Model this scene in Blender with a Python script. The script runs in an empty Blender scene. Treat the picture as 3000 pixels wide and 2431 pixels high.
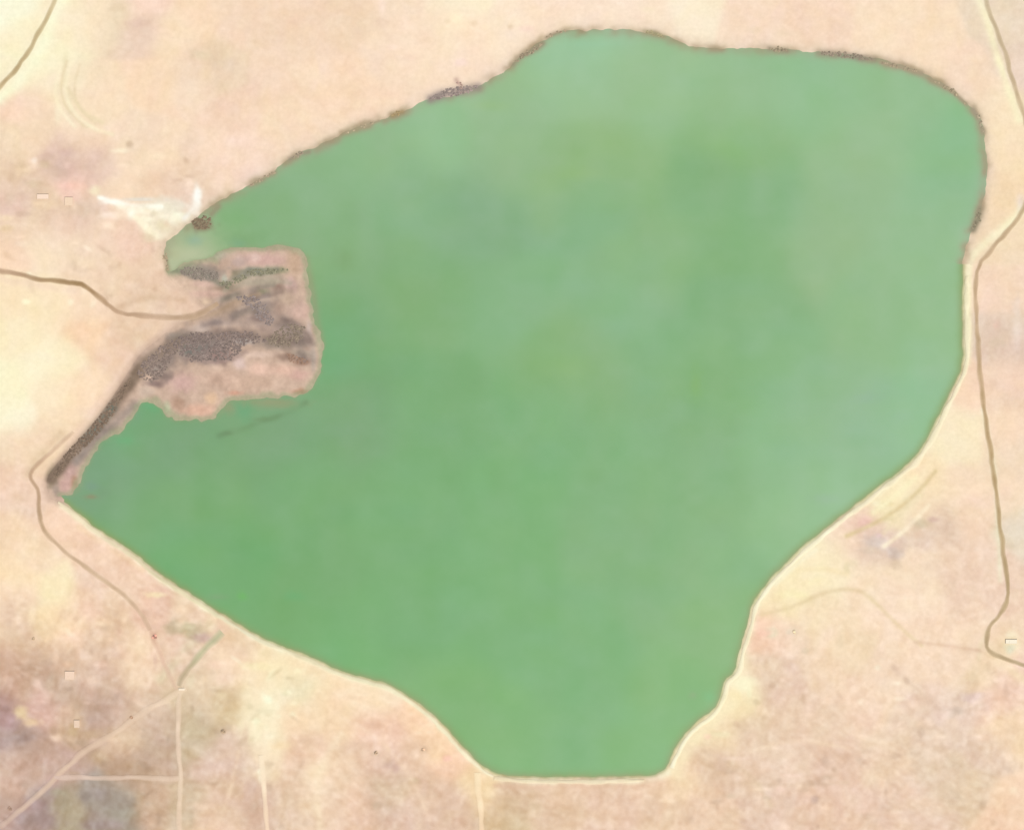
import bpy, math, random
import numpy as np
from mathutils import Vector
S = bpy.context.scene
random.seed(4); RNG = np.random.RandomState(11)

# ------------------------------------------------------------------ camera, light, exposure
cam = bpy.data.cameras.new('camera'); camo = bpy.data.objects.new('camera', cam)
S.collection.objects.link(camo); S.camera = camo
ALT = 7000.0
camo.location = (0, 0, ALT); camo.rotation_euler = (0, 0, 0)
cam.sensor_fit = 'HORIZONTAL'; cam.sensor_width = 36.0; cam.lens = 36.0 * ALT / 3000.0
cam.clip_start = 10; cam.clip_end = 200000
SUN_EL, SUN_AZ = math.radians(58), math.radians(140)      # azimuth clockwise from north
W = bpy.data.worlds.new('World'); S.world = W; W.use_nodes = True
nt = W.node_tree; bg = nt.nodes['Background']
sky = nt.nodes.new('ShaderNodeTexSky'); sky.sky_type = 'NISHITA'; sky.sun_disc = False
sky.sun_elevation = SUN_EL; sky.sun_rotation = SUN_AZ; sky.dust_density = 2.0
nt.links.new(sky.outputs[0], bg.inputs[0]); bg.inputs[1].default_value = 0.06
sl = bpy.data.lights.new('sun', 'SUN'); sl.energy = 4.0; sl.angle = math.radians(0.5); sl.color = (1, 0.96, 0.9)
so = bpy.data.objects.new('sun', sl); S.collection.objects.link(so)
d = Vector((math.sin(SUN_AZ)*math.cos(SUN_EL), math.cos(SUN_AZ)*math.cos(SUN_EL), math.sin(SUN_EL)))
so.rotation_euler = d.to_track_quat('Z', 'Y').to_euler(); so.location = d*3000
S.view_settings.view_transform = 'Standard'; S.view_settings.look = 'None'
S.view_settings.gamma = 1; S.view_settings.exposure = 0.82

# the light a level surface sends back, per unit of albedo, as displayed (measured on a level test sheet)
KRGB = np.array([2.27, 2.20, 2.17])

# ------------------------------------------------------------------ survey grid (metres, x east, y south from the north-west corner)
IN = 4.0
def axis(n):
    a = np.arange(-60, n+60+IN, IN)
    out = 70*1.35**np.arange(0, 19)
    out = np.cumsum(out)
    return np.concatenate([(a[0]-out)[::-1], a, a[-1]+out])
gx, gy = axis(3000), axis(2432)
X, Y = np.meshgrid(gx, gy)                                # [row, col]
NX, NY = len(gx), len(gy)

def rgb(h):
    return np.array([int(h[i:i+2], 16)/255 for i in (0, 2, 4)])
def s2l(c):
    c = np.clip(c, 0, 1)
    return np.where(c < 0.04045, c/12.92, ((c+0.055)/1.055)**2.4)
def albedo(c):
    return np.clip(s2l(c)/KRGB, 0.004, 0.9)
def sst(a, b, x):
    t = np.clip((x-a)/(b-a), 0, 1); return t*t*(3-2*t)
def vnoise(x, y, cell, seed):
    r = np.random.RandomState(seed); n = 256; T = r.rand(n, n)
    fx, fy = x/cell+1000, y/cell+1000
    ix, iy = np.floor(fx).astype(int), np.floor(fy).astype(int)
    tx, ty = fx-ix, fy-iy; tx = tx*tx*(3-2*tx); ty = ty*ty*(3-2*ty)
    a = T[ix % n, iy % n]; b = T[(ix+1) % n, iy % n]; c = T[ix % n, (iy+1) % n]; e = T[(ix+1) % n, (iy+1) % n]
    return (a*(1-tx)+b*tx)*(1-ty)+(c*(1-tx)+e*tx)*ty-0.5
def seg_dist(x, y, pts, closed=False):
    d2 = np.full(x.shape, 1e18); P = list(pts)+([pts[0]] if closed else [])
    for (x0, y0), (x1, y1) in zip(P[:-1], P[1:]):
        dx, dy = x1-x0, y1-y0; L = dx*dx+dy*dy+1e-9
        t = np.clip(((x-x0)*dx+(y-y0)*dy)/L, 0, 1)
        d2 = np.minimum(d2, (x-x0-t*dx)**2+(y-y0-t*dy)**2)
    return np.sqrt(d2)
def inside(x, y, pts):
    r = np.zeros(x.shape, bool); P = list(pts)+[pts[0]]
    for (x0, y0), (x1, y1) in zip(P[:-1], P[1:]):
        if y0 == y1: continue
        c = (y0 > y) != (y1 > y)
        r ^= c & (x < (x1-x0)*(y-y0)/(y1-y0)+x0)
    return r
def smooth(pts, closed=False, k=1):
    for _ in range(k):
        q = []; n = len(pts); rng = range(n if closed else n-1)
        if not closed: q.append(pts[0])
        for i in rng:
            a, b = pts[i], pts[(i+1) % n]
            q += [(a[0]*.75+b[0]*.25, a[1]*.75+b[1]*.25), (a[0]*.25+b[0]*.75, a[1]*.25+b[1]*.75)]
        if not closed: q.append(pts[-1])
        pts = q
    return pts
def parse(s):
    return [tuple(float(v) for v in p.split(',')) for p in s.split()]

# ------------------------------------------------------------------ shoreline
N_SHORE = parse('''480,726 486,712 509,694 537,668 560,655 590,625 607,608 644,588 700,560 728,541 794,511 812,492 850,464 887,448 934,428
 1000,391 1093,357 1173,331 1233,301 1261,287 1330,280 1390,262 1430,232 1490,208 1505,176 1551,147 1593,118 1626,98 1660,90 1800,88 1887,93 1934,100
 2000,128 2023,138 2140,144 2252,142 2401,154 2532,165 2607,182 2700,212 2747,238 2817,288 2860,325 2878,360 2887,443 2892,513 2882,583 2868,644 2840,691 2826,738''')
E_SHORE = parse('''2819,810 2819,940 2821,1071 2794,1127 2747,1221 2700,1314 2654,1365 2560,1435 2490,1490 2420,1545 2345,1605 2280,1668 2233,1722
 2205,1765 2187,1835 2168,1900 2152,1970 2120,1989 2110,2040 2093,2078 2037,2115 2000,2157 1971,2204 1957,2245''')
S_SHORE = parse('''1930,2265 1887,2272 1700,2275 1500,2273 1450,2264 1411,2241 1364,2194 1299,2120 1243,2068 1187,2031 1131,2000 1047,1977 1000,1967
 925,1929 831,1892 747,1857 691,1821 621,1780 532,1721 467,1679 402,1624 289,1552 219,1494 177,1462''')
W_SHORE = parse('''176,1447 215,1440 233,1408 252,1361 280,1310 327,1272 373,1240 392,1212 406,1180 439,1165 472,1183 486,1207 523,1225 580,1228 630,1221
 654,1183 677,1165 770,1163 887,1151 924,1109 940,1060 941,1030 936,1000 924,950 906,885 901,813 893,762 870,730 800,726 730,726 660,729 636,750
 628,764 568,767 534,781 512,802 486,796''')
LAKE = smooth(N_SHORE+E_SHORE+S_SHORE+W_SHORE, True, 1)
MUD = smooth(parse('''150,1470 138,1435 136,1400 160,1365 200,1320 250,1268 300,1205 345,1140 375,1090 410,1035 450,1005 485,975 520,948 560,935 620,915 560,860
 520,838 490,812 500,780 560,745 640,715 740,705 880,705 925,760 930,860 950,940 965,1030 950,1120 910,1175 780,1190 690,1190 655,1240 500,1250
 400,1260 330,1320 280,1400 230,1470'''), True, 1)

sd = seg_dist(X, Y, LAKE, True); IL = inside(X, Y, LAKE); sd = np.where(IL, -sd, sd)       # + on land
DN = seg_dist(X, Y, N_SHORE); DE = seg_dist(X, Y, E_SHORE); DS = seg_dist(X, Y, S_SHORE); DW = seg_dist(X, Y, W_SHORE)
_rag = np.where(np.minimum(DN, DW) < np.minimum(DE, DS), np.where(DW < DN, 2.6, 1.5), 0.8)
sd += (vnoise(X, Y, 22, 5)*5+vnoise(X, Y, 12, 9)*2.5)*_rag*np.exp(-(sd/60)**2)
DN = seg_dist(X, Y, N_SHORE); DE = seg_dist(X, Y, E_SHORE); DS = seg_dist(X, Y, S_SHORE); DW = seg_dist(X, Y, W_SHORE)
msd = seg_dist(X, Y, MUD, True); IM = inside(X, Y, MUD); msd = np.where(IM, msd, -msd)     # + inside the mudflat

# ------------------------------------------------------------------ soil and water colours (as seen in even light)
def anchors(txt, sig, x, y):
    acc = np.zeros(x.shape+(3,)); wt = np.full(x.shape, 1e-12)
    for it in txt.split():
        a, b, c = it.split(','); a, b = float(a), float(b); col = rgb(c)
        w = np.exp(-((x-a)**2+(y-b)**2)/(2*sig*sig))+1e-7/(1+((x-a)**2+(y-b)**2)/sig**2)
        acc += w[..., None]*col; wt += w
    return acc/wt[..., None]

LAND_A = '''30,20,fffbdc 80,100,fdeec8 130,170,fff6d0 60,230,fdf2cc 200,60,fdebc8 300,30,fde5c5 350,40,efd9b8 420,85,efd2bc 420,20,ffdcc4 500,100,fde2c0 600,50,fbdcbc
700,80,f6d8bb 900,40,f8d9bd 1000,40,f3d6b8 1150,40,f8dcc0 1350,10,fdedcc 1330,70,fbe2c2 1400,120,fbdfc4 1480,100,fde6cb 1600,50,fde2c8 1750,40,fde3ca 1900,50,fde4cb
2030,20,fdeccd 2200,60,f9dcc2 2400,40,f7d8bd 2600,80,fbe0c2 2700,150,fbdfc0 2850,250,f9dcc0 2920,300,fbe3bf 2950,450,fbe2bd 2960,560,f8dbb5 2920,700,f6dcb9 2970,60,eed8bd
2985,200,ecd3bd 100,300,f9dcbe 60,310,fdd9c0 170,250,fbe8c6 250,350,fde6c4 300,300,fbe0c0 450,250,fdddbd 600,200,f3d6b8 650,200,efd5b5 560,230,fadec2 800,220,f6d8bd
900,200,f8dbbf 700,330,f5d5ba 850,300,f6d8b9 1000,250,f9dabc 1150,200,f7dcc0 1250,150,fbe0c4 1100,300,fbdcbf 400,400,f7dcc0 250,400,f8dabb 100,400,f8dcbc 30,420,f5dab8 50,520,efd2b4 180,460,e7c8b5 230,490,e3c2b0
290,490,eaccb8 225,540,fad2be 60,560,e6c9b0 40,600,ebc8b5 130,610,ecd0b0 270,610,e8cab3 380,480,fbdfc0 450,450,fbdfbf 560,500,f0d3b8 650,470,fbddc2 720,450,fadcc5
750,480,fbdcc8 800,420,f6d9bb 350,560,fadebf 450,560,efd0b3 540,560,eed0b8 60,680,f3d7b8 150,660,f0d0b8 300,680,f2d3b9 400,700,f3d0b8 130,710,fbe3c4 30,740,fad7ba
250,760,f4d8ba 450,780,f2d4b8 350,840,f0d2b4 430,860,edcfb2 470,820,edccb2 40,860,fde5bf 150,900,fde6c0 250,900,fddfc0 250,990,f9d2ad 60,1000,fdebc3 100,1070,fff4cf
200,1050,fdf0c8 30,1130,fcf3cb 40,1220,fff8d6 150,1150,fde6c0 250,1120,fbdcbc 330,1030,f3d3b8 400,980,eccdb0 180,1250,f8dcbc 120,1300,f6d8b8 40,1300,f5d8b8 30,1420,f2d0b5
70,1480,eccdb5 30,1550,f8d9b5 180,1540,fad6ba 100,1620,f8dcbc 60,1680,fde0b8 165,1730,fff0c4 150,1830,fde3b8 200,1790,fbdcb4 280,1720,efd0b8 250,1770,f6d0b5
350,1750,efcfb0 300,1650,f7d4b8 330,1830,eecfae 180,1860,f9d3b3 60,1860,ebcdb0 40,1790,ebcbae 60,1730,fde0c0 400,1700,f3d0b5 440,1790,f0c9b0 560,1800,ebcfb0 600,1800,f0cfb0
640,1840,f2d0b0 520,1910,efcdb5 420,1900,fbdcbb 400,1980,f3d4b5 300,1900,eacbb0 300,1990,e3c3ab 300,2040,cdb09a 290,2100,d2b5a2 350,2060,d9baa0 250,2160,cfb090
150,1920,d8b79a 40,1960,d6b298 60,2000,d3b095 100,1990,e0bfa5 160,2010,d0b49a 10,2080,c9a598 10,2110,b99a90 20,2150,b8a298 70,2160,bfa598 130,2090,e8c0b0 200,2130,d8b898
100,2190,c5a590 50,2230,dcbca5 100,2260,dcbca5 170,2240,d9b9a8 200,2220,cfb0a0 40,2300,e0c0a8 30,2360,c8a898 120,2350,b09898 100,2400,b89c92 180,2350,bba892 200,2380,c2b292
290,2330,ad9f92 340,2370,aca290 300,2410,ac9688 370,2340,bca58f 430,2340,d8b698 430,2250,c8a98f 370,2240,c2a388 350,2180,e8c8a8 480,2180,d0b49b 500,2130,cfb298
440,2080,dfc0a5 540,2060,e4cbab 570,2180,d6c2a2 560,2130,d9c6a6 620,2230,e5c5b0 650,2060,dfc5a0 600,1990,ebd2b0 560,1960,ebceb2 640,1960,fadcbf 700,1880,edd0ae
700,1930,fddcc0 760,1960,fde5bd 810,1960,fdebc3 890,1950,fbe0b8 880,2010,f2e6c0 760,2070,fdecc8 790,2070,fff0cb 760,2150,fff0ca 780,2200,fde8c5 770,2240,fde6c0
860,2100,fbdcb6 880,2200,f3d0b3 950,2050,fde0ba 930,2280,fde3c0 860,2300,eccdb0 700,2200,e6c7b0 730,2250,e3c5b0 660,2330,e5c5a8 560,2350,d9c1a3 620,2380,f4d3b5
750,2330,e0bfa8 830,2350,e8cbb0 920,2350,f0d3b4 980,2350,f0d0b5 1000,2100,fbdcb8 1080,2100,f5cdb0 1150,2150,f3cdb3 1060,2060,fde3be 1100,2200,eccab0 1150,2230,e5c3ad
1200,2200,efceb2 1100,2040,fde5c2 1230,2120,fdd6b0 1290,2180,fbd8b0 1330,2220,fdd5b5 1000,2260,efd0b0 1060,2350,efcbb0 1120,2330,dcc0a5 1150,2300,e3c8a8 1250,2330,e6c5a8
1200,2400,e8c9b2 1330,2350,e5c5aa 1400,2300,fde0b5 1500,2340,e6c8ab 1500,2390,e0c5a0 1650,2320,edcdae 1600,2380,edceb0 1800,2350,eccbb0 1900,2300,f0d0b2 1950,2380,efcfb0
2000,2300,f8dab5 2060,2350,f0d0b2 2920,850,f8d9bd 2920,980,e8cfb8 2960,1030,e6cbb5 2960,1100,fbdac0 2930,1150,efd0b5 2940,1250,fadcbe 2970,1350,f6dcbf 2950,1450,fbdec0
2980,1550,ecdcc3 2840,1150,fbd9bb 2820,1250,fdecc5 2790,1300,fdecc8 2720,1400,fde3bb 2800,1420,fadec0 2850,1500,f7d8bb 2700,1480,f8ddba 2640,1450,fdedc5 2590,1490,fdecbe
2540,1540,f3cdb8 2560,1580,e5cabd 2550,1600,ead0b8 2740,1530,e8ccb5 2500,1600,fde0c3 2450,1650,fdebc5 2400,1680,fdecc2 2330,1740,fdecbf 2280,1760,fbe6ba 2380,1790,fbe3c0
2550,1700,fde3c3 2700,1700,fbe0c2 2800,1680,f3d5ba 2900,1650,f3d4bb 2450,1850,fae0c0 2600,1800,fbe0c3 2300,1850,f8dcc0 2250,1850,fbd3b8 2400,1950,f6dabb 2500,1900,f5dab8
2250,1980,ecd0b3 2300,2000,ebccb6 2170,2010,fff0c8 2150,2060,fde6b8 2600,1950,f8dcc0 2700,1900,fadcc0 2800,1950,f9dcbf 2850,2000,f7ddb8 2830,2050,ebd0bd 2750,2080,eed2bc
2900,2050,f6d2bb 2950,2150,fadcb8 2900,2200,e9cdb5 2700,2150,f0d5ba 2500,2050,f6d7ba 2400,2100,f0d3b8 2300,2080,eed0b3 2200,2150,eacdb0 2120,2150,f6dcb5 2200,2250,ecceb3
2300,2250,edd0b5 2450,2250,edcdb5 2600,2250,f0d3b5 2750,2250,ead0b5 2100,2250,e8c9ad 2250,2320,eaccb3 2400,2350,edccb2 2600,2350,edcdb3 2950,2350,fbdab8 2850,2300,e8ceb0
2960,2400,f8d5b8 2700,2420,edcfb5 3300,300,f3d6bc 3300,1200,f5d8bd 3300,2200,f3d3b8 -300,300,f8dcbc -300,1200,fbe3c0 -300,2100,d8b8a0 1500,-300,fadec3 1500,2800,e8caae 300,2700,c4a998 2700,-300,f8dbc0 2600,2800,efd0b5'''
WATER_A = '''1700,130,a2c8a4 1650,250,a0c498 1900,250,a0c296 2150,300,9cc094 2400,280,98c093 2600,350,9cc095 2800,450,93bf91 2500,500,9cbd92 2800,560,96bd95 1500,350,9ebf93
1300,350,9cc295 1100,450,96bb8e 900,500,92b78b 750,600,8fb388 650,640,8bb582 1200,600,8fb68b 1500,450,98ba8f 1800,480,98bb84 1650,500,96b985 2150,430,90b881 2100,550,88b381
2250,600,8db688 1750,600,8ab589 1400,650,8ab188 1000,700,8eb486 1010,760,8ab080 2400,700,9aba8c 2700,700,9bbf94 2600,900,95bb8c 2750,950,98be92 2200,750,88b47f 2150,900,86b281
1900,750,90b785 1800,900,8eb88c 1500,900,8bb687 1250,850,87b17c 1000,950,83ad7c 1700,1080,8bb383 1650,1060,8fb579 2000,1050,86b385 2050,1100,89b47a 2200,1000,8bb685
2400,1200,92b98e 2550,1250,95ba94 2700,1250,93bf93 2300,1350,8fba8c 2000,1250,86b180 1900,1350,86b37e 1600,1200,82b27d 1300,1200,80af7b 1000,1200,80a97a 700,1300,80a97b
800,1250,82a880 500,1300,81a57b 400,1250,78ab7a 300,1400,7fa97a 270,1420,83a286 450,1500,80ad79 600,1450,80ae78 900,1450,7fae78 1200,1500,7fb079 1500,1500,80b27a 1800,1550,86b27f
2100,1450,88b380 2300,1550,94bd8c 2450,1430,97be95 2150,1650,87b480 2100,1800,8ab57c 1900,1700,86b27e 1700,1900,80b27b 1500,1800,80b27b 1200,1800,7eb078 900,1750,7cad74
700,1650,78ad72 600,1700,7caf75 1000,1900,7db375 1300,2050,82b375 1500,2200,84b578 1700,2150,80b27b 1850,2220,82b578 2000,2050,85b578 350,1550,82b080 500,1650,78b077
950,1000,76b07b 930,850,84ae7a 880,740,90b585 540,720,b9bf9a 520,760,bfc3a2'''

BIG = anchors(LAND_A, 28, X, Y)*0.7 + anchors(LAND_A, 70, X, Y)*0.3
_ref = np.array([0.985, 0.885, 0.775]); BIG = np.minimum(_ref+(BIG-_ref)*np.where(BIG < _ref, 1.06, 0.95), 1.0)
WAT = anchors(WATER_A, 72, X, Y)

def edit(A, m, col, s):
    m = np.clip(m*s, 0, 1)[..., None]; A[:] = A*(1-m)+rgb(col)*m
def win(x0, x1, y0, y1):
    i0, i1 = np.searchsorted(gy, [y0, y1]); j0, j1 = np.searchsorted(gx, [x0, x1]); return slice(i0, i1), slice(j0, j1)
def blob(A, x, y, rx, ry, col, s=0.9, ang=0, p=3):
    r = 2.2*max(rx, ry)+6; w = win(x-r, x+r, y-r, y+r); dx, dy = X[w]-x, Y[w]-y
    c, q = math.cos(math.radians(ang)), math.sin(math.radians(ang))
    u, v = (dx*c+dy*q)/rx, (-dx*q+dy*c)/ry
    n = 1+0.5*vnoise(X[w], Y[w], 14, 77)
    edit(A[w], np.exp(-(np.sqrt(u*u+v*v)*n)**p), col, s)
def stroke(A, pts, wd, col, s=0.8, p=2.0, wob=0.25):
    if isinstance(pts, str): pts = smooth(parse(pts), False, 2)
    xs, ys = [q[0] for q in pts], [q[1] for q in pts]; m = 3*wd
    w = win(min(xs)-m, max(xs)+m, min(ys)-m, max(ys)+m)
    dd = seg_dist(X[w], Y[w], pts)/wd
    edit(A[w], np.exp(-dd**p)*(1+wob*2*vnoise(X[w], Y[w], 30, 31)), col, s)

L = BIG.copy()
# patches of paler and browner soil
for it in '''350,25,30,14,ebd2b0 410,70,34,16,e8c8b2 590,165,30,14,ead2b2 650,190,50,18,ecd2b6 95,480,22,16,ffe2ca 103,470,9,9,ffecd8 185,470,14,18,dfc0ab 265,490,20,8,e2c0ac
215,545,30,12,fdd0bd 30,580,16,24,e3c6ac 130,600,36,14,f3d6b2 80,600,16,14,e6c8ae 250,605,40,14,e6c8b2 190,200,8,45,f0e2bc 170,330,10,30,fdeccc 205,310,8,40,f0dcba
260,370,16,6,f0dcb8 315,380,12,12,fee4cb 20,640,24,12,fde2bf 20,670,22,10,fddfb8 70,715,24,10,fde4c8 465,600,8,20,fdf0d8
505,1840,24,20,cbb896 575,1868,26,14,d3bbaa 595,1868,9,12,e0b8a6 545,1835,22,12,dccbac 452,1862,8,12,dea898 455,1930,7,26,e2c0a8 410,1890,14,26,fde0c0 460,1742,28,9,fdebbc
205,1978,18,14,f8dabb 295,1825,14,8,fddfbf 350,1850,8,12,fdd8bc 395,1880,10,24,fbdcbc 400,1985,22,18,f7d8ba 60,2085,22,22,efd4a2 92,2115,26,14,f3d2aa 165,2160,16,12,ffe0c6 225,2118,12,12,f0d0b2
110,2010,12,20,ecc8b0 150,1985,14,22,cdb298 140,1940,26,12,d2b498 200,1945,18,12,deb898 45,1965,20,14,d3ae92 10,2105,24,26,b89690 50,2150,40,16,bda396 120,2175,30,10,c4a590 215,2140,14,26,d2b48c
345,2055,26,40,d3b39e 285,2100,30,30,cfb1a2 230,2175,26,14,c8ac90 385,2240,40,14,bfa084 470,2190,30,36,ccb09a 505,2150,10,26,c9ac92 220,2265,22,8,c8aa92
305,2330,34,18,a5948a 350,2370,50,26,a89c88 190,2370,36,34,b8a78c 170,2320,26,12,b8ac90 120,2350,20,26,b09890 30,2365,10,10,c0a08e 300,2415,60,14,a8938a 80,2410,30,14,b89a8c
510,2300,24,8,c8ae8c 410,2340,16,30,cdb090 655,2140,7,9,bca285 680,2130,9,10,f3d8b6 680,2075,26,18,ddc298 640,2070,16,12,e8d2b0 575,2150,22,60,d8c4a4 560,2370,9,50,d6bea0
790,2065,24,34,fff3cf 755,2140,20,30,fff1cb 765,2260,14,22,fde8ca 720,2160,10,34,e9cdb0 740,2300,18,26,ddbfaa 830,2180,30,16,f6d8b0 640,1945,36,14,ffdcc2 560,1990,14,22,e6d0ae
760,1950,50,12,fdecc0 850,2000,30,18,f6e4be 1100,2205,14,10,d6b89a 1140,2240,16,12,dcbcac 1240,2195,12,10,dcbc9c 1215,2285,16,10,d8bc98 1105,2355,16,12,cfb59a 1125,2375,12,12,ecd0b8 1160,2250,12,12,dab8a8
1500,2360,30,24,dfc2a0 1570,2360,18,10,dcbf9e 1100,2120,30,12,eec8ac 1310,2220,14,10,fdccb8 1250,2330,40,10,e2c2a4 2420,2275,20,8,dcc0a6 2355,2310,16,10,e0c3a8 2285,2310,14,8,fbdcc6
2385,2340,10,14,d6b8a4 2245,2335,16,6,dcc3aa 2140,2330,18,8,dfc4a6 2390,2340,8,8,d8bcaa 2230,2310,30,6,fbdcc0 2320,2270,30,6,f6d6be 2160,2220,40,6,f6d8c0
2360,1905,12,9,e3cdae 2327,1850,12,14,e6cfb2 2460,1880,14,16,ecd4b4 2690,1530,24,14,e2ceb0 2730,1520,14,8,e4c8b4 2560,1585,26,14,e2cabe 2535,1525,18,12,f3ccb8 2620,1620,20,16,e0c9b8 2575,1570,10,8,e4c4c0
2620,1445,16,9,fff0c8 2570,1475,16,10,fff3cc 2655,1465,10,16,ebdab4 2600,1520,18,6,e9d6ac 2480,1665,10,14,e8d8b0 2500,1650,12,14,f3debc 2330,1740,46,14,fdefbe 2850,2040,30,14,ead0c2 2790,2090,20,12,e4cdbc
2870,2190,20,10,e6c9ae 2920,950,12,14,e6c6b0 2920,1005,26,14,e3cdb4 2915,955,8,8,eccab4 2980,950,14,60,efdac8 2990,600,12,30,eedccc 2960,1860,16,10,fdf0d4 2965,1885,24,30,fdecca 2960,1900,14,14,e6e2c8
2170,1995,26,16,fff6ce 2155,2040,14,18,fde6b4 2260,1855,22,16,eae0be 2240,1855,22,12,fdd0b8 2310,1850,9,9,ead6ba 2110,2150,30,10,f0e0b8 2070,2155,14,8,fdcdb6
1350,185,22,12,fde0d0 1340,55,22,18,ffeecb 1310,65,10,8,eed6b4 1420,80,14,10,fde4c6 1390,70,10,8,eed4b4 1495,80,10,8,ecd2b4 1120,20,10,22,ffe2ca 1060,25,50,20,f1d3b4 1120,70,26,14,eed0b4
1150,140,16,10,ffe2ca 1250,120,20,10,f4d8b8 1200,170,22,10,f3d5b9 1540,85,22,9,fcdcc6 1900,30,22,9,fde6c8 1090,300,50,12,fbdec0 2210,90,22,9,f1d6b8 2300,100,30,12,f3d8bc 2450,80,18,18,f3d4bc 2370,30,30,12,f8d9bd'''.split():
    v = it.split(','); blob(L, *[float(q) for q in v[:4]], v[4], 0.75)
# the white gravel clearing by the north-west arm
for it in '''330,592,30,6,fff8e6 385,625,14,14,fff8e0 440,606,34,8,fffbe8 480,600,60,16,eee0cc 500,615,40,18,f0e4cc 579,585,11,30,fffaea 570,615,18,14,fff4e4
 520,636,18,12,fffbe0 545,640,16,12,fdf4da 455,655,34,16,eee0c2 420,645,12,10,fdf2d6 460,692,26,10,fdf0cc 435,670,16,12,fdf0d0 490,680,18,16,fdf0cc 320,632,26,9,ffe8d4 280,560,14,12,fdeccb
 415,585,50,5,e6dccc 465,662,12,10,ecdcb8'''.split():
    v = it.split(','); _x, _y, _a, _b = [float(q) for q in v[:4]]; blob(L, _x, _y, _a*1.1, _b*1.3, v[4], 0.95)
stroke(L, '420,625 440,660 470,692 505,685 545,650', 20, 'f3e6c6', 0.8)
stroke(L, '400,636 430,668 462,696 500,690', 11, 'fff3d2', 0.9, p=3)
stroke(L, '290,580 318,586 350,598 392,601 430,606 472,606', 7, 'fffaea', 0.9, wob=1.1)
blob(L, 345, 596, 16, 9, 'fffaec', .8); blob(L, 385, 622, 11, 12, 'fffbe8', .8); blob(L, 455, 615, 18, 7, 'fff6e2', .8); blob(L, 515, 632, 12, 10, 'fffbe0', .9)
stroke(L, '350,606 420,620 500,640 545,648', 11, 'fff6dc', 0.7)
stroke(L, '540,642 562,622 578,600 580,562', 8, 'fffaee', 0.9, wob=1.1)
blob(L, 178, 505, 34, 22, 'dcc0aa', 0.7); blob(L, 260, 492, 26, 10, 'e0c2ac', 0.7); blob(L, 235, 615, 50, 20, 'e3c7ae', 0.7)
blob(L, 600, 2360, 40, 10, 'f6d6b8', 0.5); blob(L, 60, 1600, 40, 30, 'fbdcba', 0.4)
# verges and faint lines worn into the soil
stroke(L, '185,0 150,60 130,130 80,215 0,290', 20, 'fffbd6', 0.8)
stroke(L, '2860,-20 2885,40 2915,150 2950,250 2985,350', 13, 'fdf3c8', 0.75)
stroke(L, '2990,620 2950,660 2890,710 2850,745', 14, 'fdf3cb', 0.8)
stroke(L, '2850,745 2835,800 2838,1000 2832,1060', 11, 'fbf0c6', 0.85)
stroke(L, '0,815 120,838 240,855', 12, 'f8dcc0', 0.6)
stroke(L, '2880,1200 2900,1300 2918,1420 2925,1560 2930,1700', 8, 'f3eccb', 0.55)
stroke(L, '2890,1850 2870,1890 2868,1930', 7, 'f0ddb8', 0.5)
stroke(L, '2900,1900 2940,1950 3000,1990', 16, 'fbe2bc', 0.6)
stroke(L, '80,1390 100,1360 130,1320 180,1270', 14, 'ddc0a0', 0.55)
stroke(L, '200,1300 290,1190 360,1080 440,1000 510,955', 14, 'ecccb4', 0.6)
stroke(L, '500,1935 430,1800 400,1760', 12, 'e0c0a4', 0.4)
stroke(L, '470,1990 560,1885 620,1830', 16, 'dfd0ac', 0.5)
stroke(L, '430,1660 560,1745 650,1800', 8, 'e8bfa8', 0.55)
stroke(L, '230,1545 330,1610 420,1670', 9, 'f6d6b0', 0.5)
stroke(L, '320,1000 380,960 440,930', 12, 'ecc8a8', 0.4)
stroke(L, '340,905 400,880 460,870 540,880', 10, 'd8b898', 0.5)
stroke(L, '180,2260 250,2200 300,2170', 14, 'c8a998', 0.45)
stroke(L, '0,2290 60,2320 130,2330', 9, 'e0c0ac', 0.5)
stroke(L, '940,2431 925,2300 960,2200 1000,2150', 12, 'fde6c4', 0.5)
stroke(L, '100,2060 60,2040 20,1990', 9, 'dcb8a0', 0.5)
stroke(L, '2560,1455 2690,1420 2740,1330', 9, 'fde8c0', 0.5)
stroke(L, '2590,1560 2640,1500 2700,1450', 7, 'f0dcb4', 0.5)
stroke(L, '2230,1800 2330,1775 2420,1730 2520,1722 2580,1780 2650,1850 2700,1890', 7, 'e6cea4', 0.65)
stroke(L, '2680,1880 2760,1888 2870,1905', 5.5, 'e6c5a8', 0.65)
stroke(L, '2340,1670 2420,1665 2480,1680', 9, 'f6dfae', 0.5)
stroke(L, '1900,2300 1500,2306 1450,2300', 7, 'e8c4a6', 0.5)
stroke(L, '960,2060 1080,2040 1180,2100 1290,2180', 14, 'fddcb4', 0.35)
stroke(L, '215,170 190,250 205,320 265,375 330,395', 6, 'fff0cc', 0.7); stroke(L, '180,190 160,260 172,320 220,372', 6, 'fff0cc', 0.6)
stroke(L, '197,180 176,250 190,315 245,370', 4, 'ebd6b0', 0.6); stroke(L, '235,190 215,260 230,320 280,362', 4, 'ecd6b2', 0.6)
stroke(L, '2200,2200 2330,2160 2480,2190', 8, 'fadec0', 0.5); stroke(L, '2150,2290 2300,2300 2480,2290', 6, 'dfc2a4', 0.5); stroke(L, '2060,2200 2200,2260 2260,2360', 6, 'e0c4a6', 0.4)
stroke(L, '2620,1960 2700,2030 2780,2100 2880,2060', 8, 'e6cab2', 0.5); stroke(L, '2560,2420 2640,2300 2700,2240', 7, 'e3c6aa', 0.4)
stroke(L, '1000,2100 1100,2150 1200,2260 1260,2400', 7, 'fbdcbe', 0.4); stroke(L, '640,2420 680,2300 700,2200', 7, 'f6d8ba', 0.5); stroke(L, '820,2420 850,2300 900,2210', 6, 'dfc0a2', 0.4)
stroke(L, '560,150 660,190 720,240', 10, 'ebd2b2', 0.5)
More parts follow.
